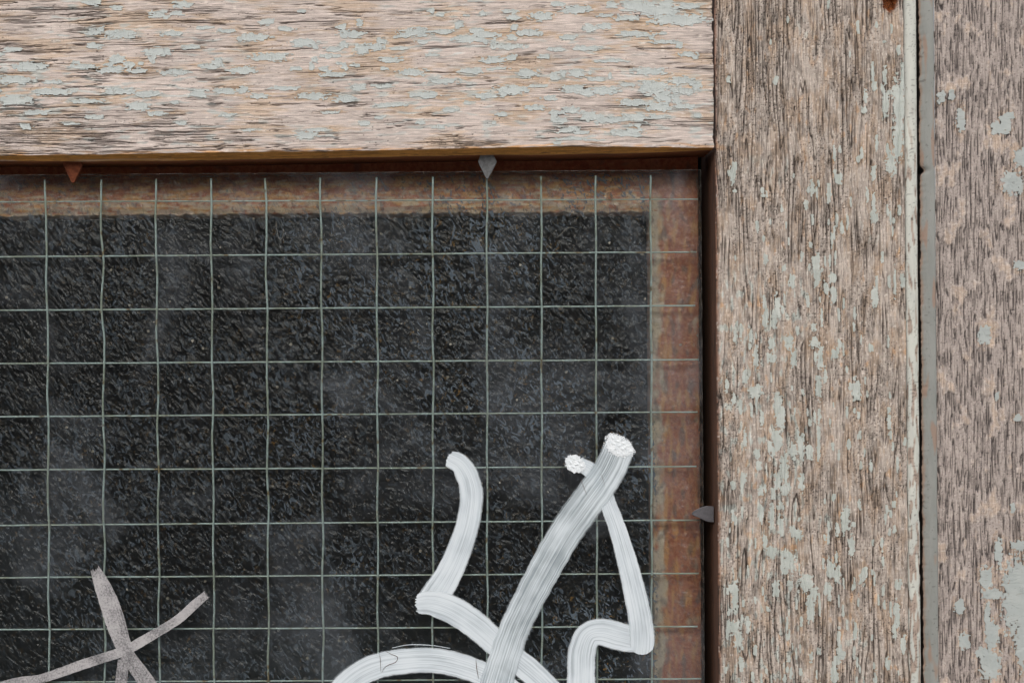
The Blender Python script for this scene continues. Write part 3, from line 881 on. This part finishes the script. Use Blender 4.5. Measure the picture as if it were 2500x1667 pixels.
# --- wired glass pane: smooth outside, hammered inside, mesh cast into it
GY0, GY1 = 6.0, 12.0
gx0, gz0 = XL - 60, ZB - 60
def pane():
    c = .12
    nx = 220
    xs = np.linspace(gx0, GR, nx)
    zt = GT + .05 * pn(xs / 5, xs * 0, 111) - .55 * sstep(.42, .6, pn(xs / 4.0, xs * 0, 112) + .05)
    zs = np.linspace(gz0, GT, 200)
    xr = GR + .04 * pn(zs / 5, zs * 0, 113) - .30 * sstep(.40, .6, pn(zs / 3.0, zs * 0, 114))
    verts, faces, mats = [], [], []
    def loop(y, inset):
        i0 = len(verts)
        ring = [(gx0, gz0)] + [(xr[i] - inset, zs[i]) for i in range(0, 199)] + [(xs[i] - (inset if i == nx - 1 else 0), zt[i] - inset) for i in range(nx - 1, -1, -1)]
        for a, b in ring:
            verts.append(wpos(a, y, b))
        return list(range(i0, len(verts)))
    r0, r1, r2, r3 = loop(GY0, c), loop(GY0 + c, 0), loop(GY1 - c, 0), loop(GY1, c)
    faces.append(r0); mats.append(0)
    n = len(r0)
    for a, b in ((r0, r1), (r1, r2), (r2, r3)):
        for i in range(n):
            j = (i + 1) % n
            faces.append([a[j], a[i], b[i], b[j]]); mats.append(2)
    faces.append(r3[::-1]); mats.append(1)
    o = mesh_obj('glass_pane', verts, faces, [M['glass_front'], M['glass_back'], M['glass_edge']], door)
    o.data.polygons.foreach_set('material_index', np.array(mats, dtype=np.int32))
    return o
glass = pane()

def tube(name, pts, r, mat, parent, seg=8, radii=None):
    verts, faces = [], []
    n = len(pts)
    V_ = [Vector(p) for p in pts]
    for i in range(n):
        t = (V_[min(i + 1, n - 1)] - V_[max(i - 1, 0)]).normalized()
        ref = Vector((0, 1, 0)) if abs(t.y) < .9 else Vector((1, 0, 0))
        a = t.cross(ref).normalized(); b = t.cross(a)
        rr = radii[i] if radii is not None else r
        for k in range(seg):
            q = 2 * math.pi * k / seg
            verts.append(V_[i] + (a * math.cos(q) + b * math.sin(q)) * rr)
    for i in range(n - 1):
        for k in range(seg):
            k2 = (k + 1) % seg
            faces.append((i * seg + k, i * seg + k2, (i + 1) * seg + k2, (i + 1) * seg + k))
    faces.append(tuple(range(seg))[::-1]); faces.append(tuple(range((n - 1) * seg, n * seg)))
    return mesh_obj(name, verts, faces, mat, parent, smooth=True)

WY = 8.6
DP = 2500 / 2352.0
top_x = [104, 232, 357, 484, 610, 736, 864, 993, 1118, 1243, 1368, 1494]
mid_x = [110, 238, 362, 488, 614, 740, 867, 995, 1119, 1244, 1369, 1496]
bot_x = [113, 240, 366, 492, 617, 742, 868, 994, 1119, 1245, 1372, 1497]
crimp = [.26, .38, .24, .18, .24, .18, .16, .18, .15, .12, .10, .12]
def vert_wire(xt, xm, xb_, amp, seed):
    zz = np.linspace(gz0 + 5, GT - .9, 240)
    q = [P(xt * DP, 400 * DP, WY), P(xm * DP, 830 * DP, WY), P(xb_ * DP, 1568 * DP, WY)]
    xx = np.interp(zz, [q[2][1], q[1][1], q[0][1]], [q[2][0], q[1][0], q[0][0]])
    xx = xx + amp * np.sin((zz - q[1][1]) / 11.75 * math.pi + seed * 1.3) * .6 + amp * .9 * pn(zz / 8, zz * 0 + seed, 121) + .06 * pn(zz / 2, zz * 0 + seed, 122)
    tube('wire', [wpos(a, WY, b) for a, b in zip(xx, zz)], .25 * MM, M['wire'], glass)
for i in range(12):
    vert_wire(top_x[i], mid_x[i], bot_x[i], crimp[i], i)
for i in range(3):    # beyond the left edge of the view
    dx = -127 * (i + 1)
    vert_wire(104 + dx, 110 + dx, 113 + dx, .2, 20 + i)
hy = [(464, 458), (590, 579), (713, 702), (835, 826), (957, 946), (1079, 1071), (1206, 1194), (1326, 1316), (1445, 1438), (1566, 1558), (1687, 1679), (1808, 1800)]
HY = WY + .42
for i, (ya, yb_) in enumerate(hy):
    a = P(0, ya * DP, HY); b = P(1600 * DP, yb_ * DP, HY)
    xx = np.linspace(gx0 + 5, GR - .35 - .4 * (i % 3), 200)
    zz = a[1] + (b[1] - a[1]) * (xx - a[0]) / (b[0] - a[0]) + .07 * pn(xx / 9, xx * 0 + i, 123)
    tube('wire', [wpos(p, HY, q) for p, q in zip(xx, zz)], (.15 if i == 0 else .20) * MM, M['wire'], glass)

# --- glazing points that hold the pane
def kite(name, pts, tilt, mat, label, thick=.6):
    """pts: outline in photograph pixels; tilt: (depth at first, depth at last) measured along the outline's depth list"""
    verts, faces = [], []
    n = len(pts)
    for off in (0, thick):
        for (px, py, d) in pts:
            x, z = P(px * DP, py * DP, d)
            verts.append(wpos(x, d + off, z))
    faces.append(tuple(range(n))[::-1]); faces.append(tuple(range(n, 2 * n)))
    for i in range(n):
        j = (i + 1) % n
        faces.append((i, j, n + j, n + i))
    o = mesh_obj(name, verts, faces, mat, door)
    bv = o.modifiers.new('bevel', 'BEVEL'); bv.width = .0001; bv.segments = 1
    o['label'] = label
    return o
GD = 5.3
kite('glazing_point', [(148, 356, 3.6), (178, 356, 3.6), (188, 375, 4.0), (187, 384, 4.2), (181, 398, 4.8), (170, 420, GD), (164, 420, GD), (152, 394, 4.6), (144, 378, 4.1)], 0, M['rusty'], 'rusted brown kite-shaped glazing point')
kite('glazing_point', [(1107, 346, 3.5), (1130, 346, 3.5), (1141, 372, 3.9), (1139, 377, 4.1), (1121, 411, GD), (1117, 411, GD), (1100, 377, 4.1), (1098, 371, 3.9)], 0, M['zinc'], 'grey zinc kite-shaped glazing point')
kite('glazing_point', [(1589, 1179, GD), (1596, 1172, 5.2), (1608, 1166, 5.0), (1622, 1162, 4.6), (1640, 1163, 4.3), (1640, 1199, 4.3), (1626, 1198, 4.6), (1610, 1191, 5.0), (1590, 1182, GD)], 0, M['zinc_dark'], 'dark grey glazing point beside the stile')

# --- graffiti on the glass
def spline(pts, n):
    """Catmull-Rom through (x, y, width)"""
    p = [np.array(q, float) for q in pts]
    p = [2 * p[0] - p[1]] + p + [2 * p[-1] - p[-2]]
    out = []
    segs = len(p) - 3
    for i in range(segs):
        k = max(2, n // segs)
        for t in np.linspace(0, 1, k, endpoint=(i == segs - 1)):
            a, b, c, d = p[i:i + 4]
            out.append(.5 * ((2 * b) + (c - a) * t + (2 * a - 5 * b + 4 * c - d) * t * t + (3 * b - a - 3 * c + d) * t ** 3))
    return out

def stroke(pts, ox, oy, layer, mat, label, seed, cap0=.35, cap1=.35, rag=.9, k=0.38265, na=28, thick=.05):
    q = []
    for (a, b, w_) in pts:
        x, z = P(ox + a * k, oy + b * k, GY0)
        q.append((x, z, w_ * k * K * 1.02))
    c = spline(q, 150)
    C = np.array([[a[0], a[1]] for a in c]); Wd = np.array([a[2] for a in c])
    T = np.gradient(C, axis=0); T /= np.linalg.norm(T, axis=1)[:, None]
    N = np.stack([-T[:, 1], T[:, 0]], axis=1)
    Ls = np.concatenate([[0], np.cumsum(np.linalg.norm(np.diff(C, axis=0), axis=1))])
    n = len(C)
    verts, uvs, faces = [], [], []
    acr = np.linspace(-1, 1, na)
    base = GY0 - .03 - .06 * layer
    jag0 = pn(acr * 9, acr * 0 + seed, 131) * rag + .5 * pn(acr * 24, acr * 0, 132 + seed) * rag
    jag1 = pn(acr * 9, acr * 0 + seed + 5, 133) * rag + .5 * pn(acr * 24, acr * 0 + 3, 134 + seed) * rag
    for i in range(n):
        f = i / (n - 1)
        wl = Wd[i] / 2 * (1 + .05 * pn(np.array([Ls[i] / 2.5]), np.array([seed * 3.1]), 135)[0] + .03 * pn(np.array([Ls[i] / .6]), np.array([seed * 1.7]), 136)[0])
        for j, a in enumerate(acr):
            # rounded, bristly ends: slide the end rows along the stroke
            s0 = max(0, 1 - Ls[i] / (1.3 * Wd[i])); s1 = max(0, 1 - (Ls[-1] - Ls[i]) / (1.3 * Wd[i]))
            arc = Wd[i] * .5 * (1 - math.sqrt(max(0.0, 1 - a * a)))
            shift = s0 * (cap0 * arc + .35 * jag0[j]) - s1 * (cap1 * arc + .35 * jag1[j])
            p = C[i] + N[i] * a * wl + T[i] * shift
            rim = math.exp(-((abs(a) - .88) / .07) ** 2)
            hh = thick * (1 - abs(a) ** 8) * (.55 + .45 * rim)
            verts.append(wpos(p[0], base - hh, p[1]))
            uvs.append((Ls[i] + seed * 40, (a + 1) / 2))
    for i in range(n - 1):
        for j in range(na - 1):
            faces.append((i * na + j, i * na + j + 1, (i + 1) * na + j + 1, (i + 1) * na + j))
    o = mesh_obj('graffiti_stroke', verts, faces, mat, glass, smooth=True)
    ul = o.data.uv_layers.new(name='UVMap')
    vi = np.empty(len(o.data.loops), dtype=np.int32)
    o.data.loops.foreach_get('vertex_index', vi)
    ul.data.foreach_set('uv', np.array(uvs, dtype=np.float32)[vi].ravel())
    o['label'] = label
    return o

WB = (900, 1067)
GB = (0, 1067)
stroke([(503, 128, 118), (580, 172, 140), (632, 255, 152), (655, 350, 156), (650, 450, 158), (622, 590, 165), (562, 760, 172), (500, 890, 180), (430, 1000, 192), (385, 1062, 190)], *WB, 1, M['white_dense'], 'curved white marker stroke hooking down to the left', 1, cap0=.6, cap1=.1, rag=1.6)
stroke([(300, 1062, 140), (400, 1058, 178), (530, 1098, 190), (680, 1195, 185), (800, 1300, 178), (940, 1415, 165), (1060, 1515, 165), (1160, 1610, 160), (1260, 1720, 160)], *WB, 2, M['white_dense'], 'white marker stroke running down to the right under the long diagonal', 2, cap0=.5, rag=1.8)
stroke([(1330, 165, 95), (1420, 215, 110), (1490, 320, 112), (1530, 430, 112), (1585, 580, 120), (1650, 800, 138), (1700, 1000, 152), (1732, 1160, 164), (1744, 1290, 166), (1738, 1384, 160)], *WB, 3, M['white_dense'], 'thin white marker stroke slanting down towards the stile', 3, cap1=1.0, rag=.4)
stroke([(1800, 1300, 150), (1700, 1290, 180), (1600, 1268, 190), (1480, 1240, 184), (1400, 1265, 178), (1362, 1365, 190), (1356, 1480, 192), (1356, 1640, 192), (1356, 1760, 192)], *WB, 2, M['white_dense'], 'hooked white marker stroke bending downward', 4, cap0=.9)
stroke([(-260, 1740, 170), (-180, 1620, 172), (-60, 1510, 172), (80, 1450, 172), (250, 1424, 172), (400, 1420, 170), (540, 1442, 168), (700, 1495, 168), (840, 1570, 168), (960, 1660, 165)], *WB, 3, M['white_dense'], 'arched white marker stroke along the bottom', 5)
stroke([(1608, 45, 214), (1524, 228, 220), (1382, 430, 226), (1242, 630, 222), (1100, 880, 214), (1000, 1072, 208), (928, 1226, 206), (868, 1400, 212), (818, 1568, 218), (780, 1720, 220)], *WB, 4, M['white_streaky'], 'long streaky white diagonal marker stroke', 6, cap0=.3)
stroke([(608, 842, 62), (645, 925, 100), (695, 1050, 128), (738, 1180, 132), (782, 1310, 112), (818, 1395, 100), (880, 1480, 105), (950, 1580, 112), (1040, 1710, 112)], *GB, 1, M['chalky'], 'chalky grey marker stroke slanting down to the right', 7, cap0=-.3, rag=2.2)
stroke([(1318, 1002, 52), (1240, 1068, 62), (1150, 1150, 62), (1040, 1222, 62), (920, 1292, 66), (800, 1358, 66), (660, 1405, 66), (520, 1450, 68), (380, 1500, 64), (250, 1540, 60), (120, 1556, 60), (0, 1590, 60), (-120, 1640, 60)], *GB, 2, M['chalky'], 'chalky grey marker stroke sweeping across', 8, cap0=-.2, rag=2.0)
stroke([(790, 1415, 78), (780, 1490, 80), (772, 1580, 80), (765, 1720, 80)], *GB, 0, M['chalky'], 'short chalky grey marker stroke running downward', 9, rag=1.5)

def foam(cx, cy, rx, ry, seed, bite):
    """bubbly dab of paint where the marker was pressed down"""
    x0, z0 = P(cx, cy, GY0)
    a, b = rx * K, ry * K
    ul = np.arange(-1.5 * a, 1.5 * a, .085); vl = np.arange(-1.5 * b, 1.5 * b, .085)
    U, V = np.meshgrid(ul, vl)
    r = np.hypot(U / a, V / b)
    F = 1 - r + .18 * pn(U / .5, V / .5, 141 + seed) + .30 * pn(U / .22, V / .22, 142 + seed)
    F = F - bite * sstep(-.1, .8, (U * .6 + V * .8) / a) * (.5 + 1.9 * np.abs(pn(U / .30, V / .30, 143 + seed)))
    n = np.maximum(pn(U / .62, V / .62, 144 + seed), 0) + .4 * np.maximum(pn(U / .36, V / .36, 145 + seed), 0)
    H = .14 + .34 * n * sstep(0, .5, F)
    iso_parts(U, V, F, H, lambda u, v, hh: wpos(x0 + u, GY0 - .28 - hh, z0 + v), M['foam'], glass, 'paint_dab', 1, 'paint_spatter', 'bubbly white paint dab', skirt=.35, smooth=True)
foam(1519, 1080, 42, 36, 0, 1.7)
foam(1407, 1128, 27, 26, 7, .5)

# dry bristle trails beside the strokes
stroke([(150, 1342, 5), (260, 1322, 7), (400, 1326, 6), (520, 1345, 5)], *WB, 0, M['white_streaky'], 'thin dry bristle trail above the arched white stroke', 13, cap0=1, cap1=1)

# scratches that bared the glass, filled with grime
def scratch(pts, r):
    q = []
    for a in spline([(p[0], p[1], 0) for p in pts], 16):
        x, z = P(900 + a[0] * .38265, 1067 + a[1] * .38265, GY0)
        q.append(wpos(x, GY0 - .34, z))
    n_ = len(q)
    tube('scratch', q, r * MM, M['core'], glass, seg=5, radii=[r * MM * (.35 + .65 * math.sin(math.pi * i / (n_ - 1))) for i in range(n_)])
scratch([(112, 1362), (150, 1382), (186, 1398), (172, 1432), (128, 1448), (100, 1468), (84, 1496)], .07)
scratch([(70, 1378), (76, 1420), (78, 1492)], .05)
scratch([(684, 1406), (690, 1470), (702, 1536)], .07)
scratch([(1352, 262), (1372, 318), (1394, 372)], .05)
scratch([(1482, 232), (1496, 270), (1506, 312)], .04)

# fibres and specks stuck to the glass
def fibre(pts):
    q = spline([(p[0], p[1], 0) for p in pts], 24)
    w_ = []
    for a in q:
        x, z = P(a[0], a[1], GY0)
        w_.append(wpos(x, GY0 - .12, z))
    tube('fibre', w_, .035 * MM, M['fibre'], glass, seg=5)
fibre([(674, 540), (677, 565), (681, 582), (687, 585), (691, 575), (692, 560)])
fibre([(1360, 581), (1375, 566), (1386, 557), (1398, 556), (1412, 562)])
fibre([(425, 440), (432, 452), (440, 447)])
sp_v, sp_f = [], []
for (px, py, r) in [(1488, 593, 3.2), (1270, 647, 3.2), (1100, 840, 3.0), (1262, 976, 3.0), (1042, 790, 2), (1021, 806, 2), (1208, 850, 2), (470, 832, 3.5), (538, 604, 2.2), (374, 660, 1.6), (376, 786, 1.8),
                    (462, 925, 2.5), (970, 928, 2.5), (1575, 729, 2.5), (310, 1438, 2.5), (980, 790, 1.8), (1220, 1178, 2.4), (1176, 1247, 2)]:
    x, z = P(px, py, GY0)
    i0 = len(sp_v)
    nn = 9
    for k in range(nn):
        q = 2 * math.pi * k / nn
        rr = r * K * (1 + .2 * math.sin(k * 2.3 + px))
        sp_v.append(wpos(x + rr * math.cos(q), GY0 - .02, z + rr * math.sin(q)))
    sp_v.append(wpos(x, GY0 - .10, z))
    for k in range(nn):
        sp_f.append((i0 + k, i0 + (k + 1) % nn, i0 + nn))
tag(mesh_obj('paint_specks', sp_v, sp_f, M['fibre'], glass, smooth=True), kind='stuff')

# --- unseen core of the leaf that keeps daylight out of the room, and the room itself
def box(name, x0, x1, y0, y1, z0, z1, mat, parent=None):
    v = [wpos(x, y, z) for x in (x0, x1) for y in (y0, y1) for z in (z0, z1)]
    f = [(0, 1, 3, 2), (4, 6, 7, 5), (0, 4, 5, 1), (2, 3, 7, 6), (0, 2, 6, 4), (1, 5, 7, 3)]
    return mesh_obj(name, v, f, mat, parent)
def open_box(name, x0, x1, y0, y1, z0, z1, mat):
    v = [wpos(x, y, z) for x in (x0, x1) for y in (y0, y1) for z in (z0, z1)]
    f = [(0, 1, 3, 2), (4, 6, 7, 5), (2, 3, 7, 6), (0, 2, 6, 4), (1, 5, 7, 3)]
    return tag(mesh_obj(name, v, f, mat), kind='structure')
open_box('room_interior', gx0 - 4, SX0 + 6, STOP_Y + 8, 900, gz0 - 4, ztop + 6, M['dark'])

# ------------------------------------------------------------------ the door frame beside the leaf
frame = empty('frame_post', 0, 0, 0)
tag(frame, 'weathered wooden door frame post with grey painted edge beside the door leaf', 'door frame')
PX0 = P(2288, 833)[0]
xs_ = axis(PX0, XR + 1, STEP, hi_ext=45)
zs_ = axis(ZB, ZT, STEP, lo_ext=60, hi_ext=45)
Xp, Zp = np.meshgrid(xs_, zs_)
w = Xp + .35 * pn(Zp / 22, Xp / 8, 151) + .08 * pn(Zp / 5, Xp / 2, 152)
blot = pn(Zp / 7, Xp / 4.0, 153) + .45 * pn(Zp / 2.2, Xp / 1.3, 154)
clean = sstep(.16, .36, blot)
d1, _ = hairline(Zp, w, 18, .85, 155)
f1 = sstep(.19, .06, d1) * sstep(-.08, .14, pn(Zp / 6, w / 1.1, 156))
d2, _ = hairline(Zp, w, 15, .62, 157)
f2 = sstep(.16, .05, d2) * sstep(-.06, .16, pn(Zp / 5, w / .9, 167)) * .95
fis = np.clip(np.maximum(f1, f2) * (1 - .8 * clean), 0, 1)
pore = sstep(.28, .42, pn(Zp / .5, Xp / .4, 158)) * (1 - .5 * clean)
fine = pn(Zp / 2.5, w / .36, 159) + .7 * pn(Zp / .5, Xp / .6, 160)
Z3p = "1825,620,50,70 1890,610,40,60 1950,770,50,140 2180,820,70,80 2230,790,70,110 2330,1010,80,110 2280,1170,130,130 2260,740,50,40"
Z6p = "2330,300,70,60 2100,740,80,100 2180,1130,25,50 2310,1270,50,40"
Z9p = "2280,450,30,60 2320,690,90,60 2190,730,50,160 2110,900,80,130 2310,1020,170,440 2150,1000,120,60 1940,1080,60,80 1970,1300,60,90 2120,1180,35,240 2150,1260,80,160 2080,1370,80,60 2140,1450,120,160 2330,1300,70,250 2400,1250,150,500 2420,900,120,200"
po_px = zoomlist(Z3p, 1600, 0) + zoomlist(Z6p, 1600, 534) + zoomlist(Z9p, 1600, 1067)
for _ in range(14):
    po_px.append((rng.uniform(2300, 2900), rng.choice([rng.uniform(1700, 2150), rng.uniform(-350, -30)]), rng.uniform(20, 60), rng.uniform(20, 80)))
ells = [(P(cx, cy)[0], P(cx, cy)[1], w_ * K * .52, h_ * K * .54) for cx, cy, w_, h_ in po_px]
F_po = flake_field(xs_, zs_, Xp, Zp, ells, .8, .9, 161, .22, .55)
halo = sstep(-.95, -.1, F_po)
h_low = .06 * pn(Zp / 14, Xp / 5, 162) + .10 * clean
h = h_low - .38 * fis - .10 * pore + .05 * fine
h = h - .5 * sstep(.8, 0, Xp - PX0) ** 2
m_bare = np.clip(.75 * sstep(.20, .55, blot + .25 * pn(Zp / 1.0, Xp / .8, 163)) + .85 * halo * sstep(-.4, .1, pn(Zp / 3, Xp / 2, 164)), 0, 1)
m_dirt = np.clip(.9 * fis + .6 * pore, 0, 1)
m_tone = np.clip(.46 + .5 * fine + .2 * clean, 0, 1)
m_pale = .5 * sstep(.22, .45, pn(Zp / .5, Xp / .9, 165)) * sstep(.0, .25, blot) * (1 - m_dirt)
post = grid_mesh('post', Xp, -h, Zp, M['post'], frame, (m_bare, m_dirt, m_tone, 0 * Xp), (0 * Xp, 0 * Xp, 0 * Xp, m_pale))
iso_parts(Xp, Zp, F_po, h_low + .10 + .03 * pn(Xp / 1.5, Zp / 2, 166), lambda u, v, hh: wpos(u, -hh, v), M['flake_post'], post, 'paint_flake', 60, 'paint_crumbs')

# grey painted edge strip, sloping back into the gap
GX0, GX1 = P(2252.5, 833)[0], PX0 - .10
zg = axis(ZB, ZT, .22, lo_ext=60, hi_ext=45)
t_ = np.linspace(0, 1, 26)
Tg, Zg = np.meshgrid(t_, zg)
ragged = .26 * pn(zg / 3.2, zg * 0, 171) + .22 * pn(zg / .8, zg * 0, 172)
nz, ncx = P(2249, 416)[1], P(2249, 416)[0]
notch = 1.1 * np.exp(-((zg - nz) / .9) ** 2)                      # small bored hole at the edge
Xg = (GX0 + ragged + notch)[:, None] * (1 - Tg) + GX1 * Tg
Yg = .9 * (1 - Tg) ** 1.6 - .25 * np.sin(np.pi * Tg) + .05 * pn(Zg / 6, Tg * 3, 173) + .35 * sstep(.93, 1, Tg)
worn = sstep(.22, .05, Tg + .14 * pn(Zg / 3, Tg * 3, 174) + .04) + .9 * sstep(.22, .4, pn(Zg / 9, Tg * 2.2, 175) + .28 * Tg - .16)
worn = np.clip(worn, 0, 1)
dk = .7 * sstep(.97, 1, Tg) + .4 * sstep(.40, .52, pn(Zg / .5, Tg * 4 + 3 * pn(Zg / 3, Tg, 177), 176) + .2 * pn(Zg / 8, Tg, 178))
Xg = np.concatenate([Xg[:, :1] + .1, Xg[:, :1] + .05, Xg, Xg[:, -1:]], axis=1)
Yg = np.concatenate([Yg[:, :1] + 30, Yg[:, :1] + .35, Yg, Yg[:, -1:] + 1.5], axis=1)
Zg2 = np.concatenate([Zg[:, :1], Zg[:, :1], Zg, Zg[:, -1:]], axis=1)
pad = lambda a, l, r: np.concatenate([np.full_like(a[:, :2], l), a, np.full_like(a[:, :1], r)], axis=1)
grid_mesh('grey_edge_strip', Xg, Yg, Zg2, M['grey'], frame, (pad(worn, 1, 1), pad(dk, 1, 1), 0 * Xg, 0 * Xg))
# rebate of the frame that closes the gap at the back
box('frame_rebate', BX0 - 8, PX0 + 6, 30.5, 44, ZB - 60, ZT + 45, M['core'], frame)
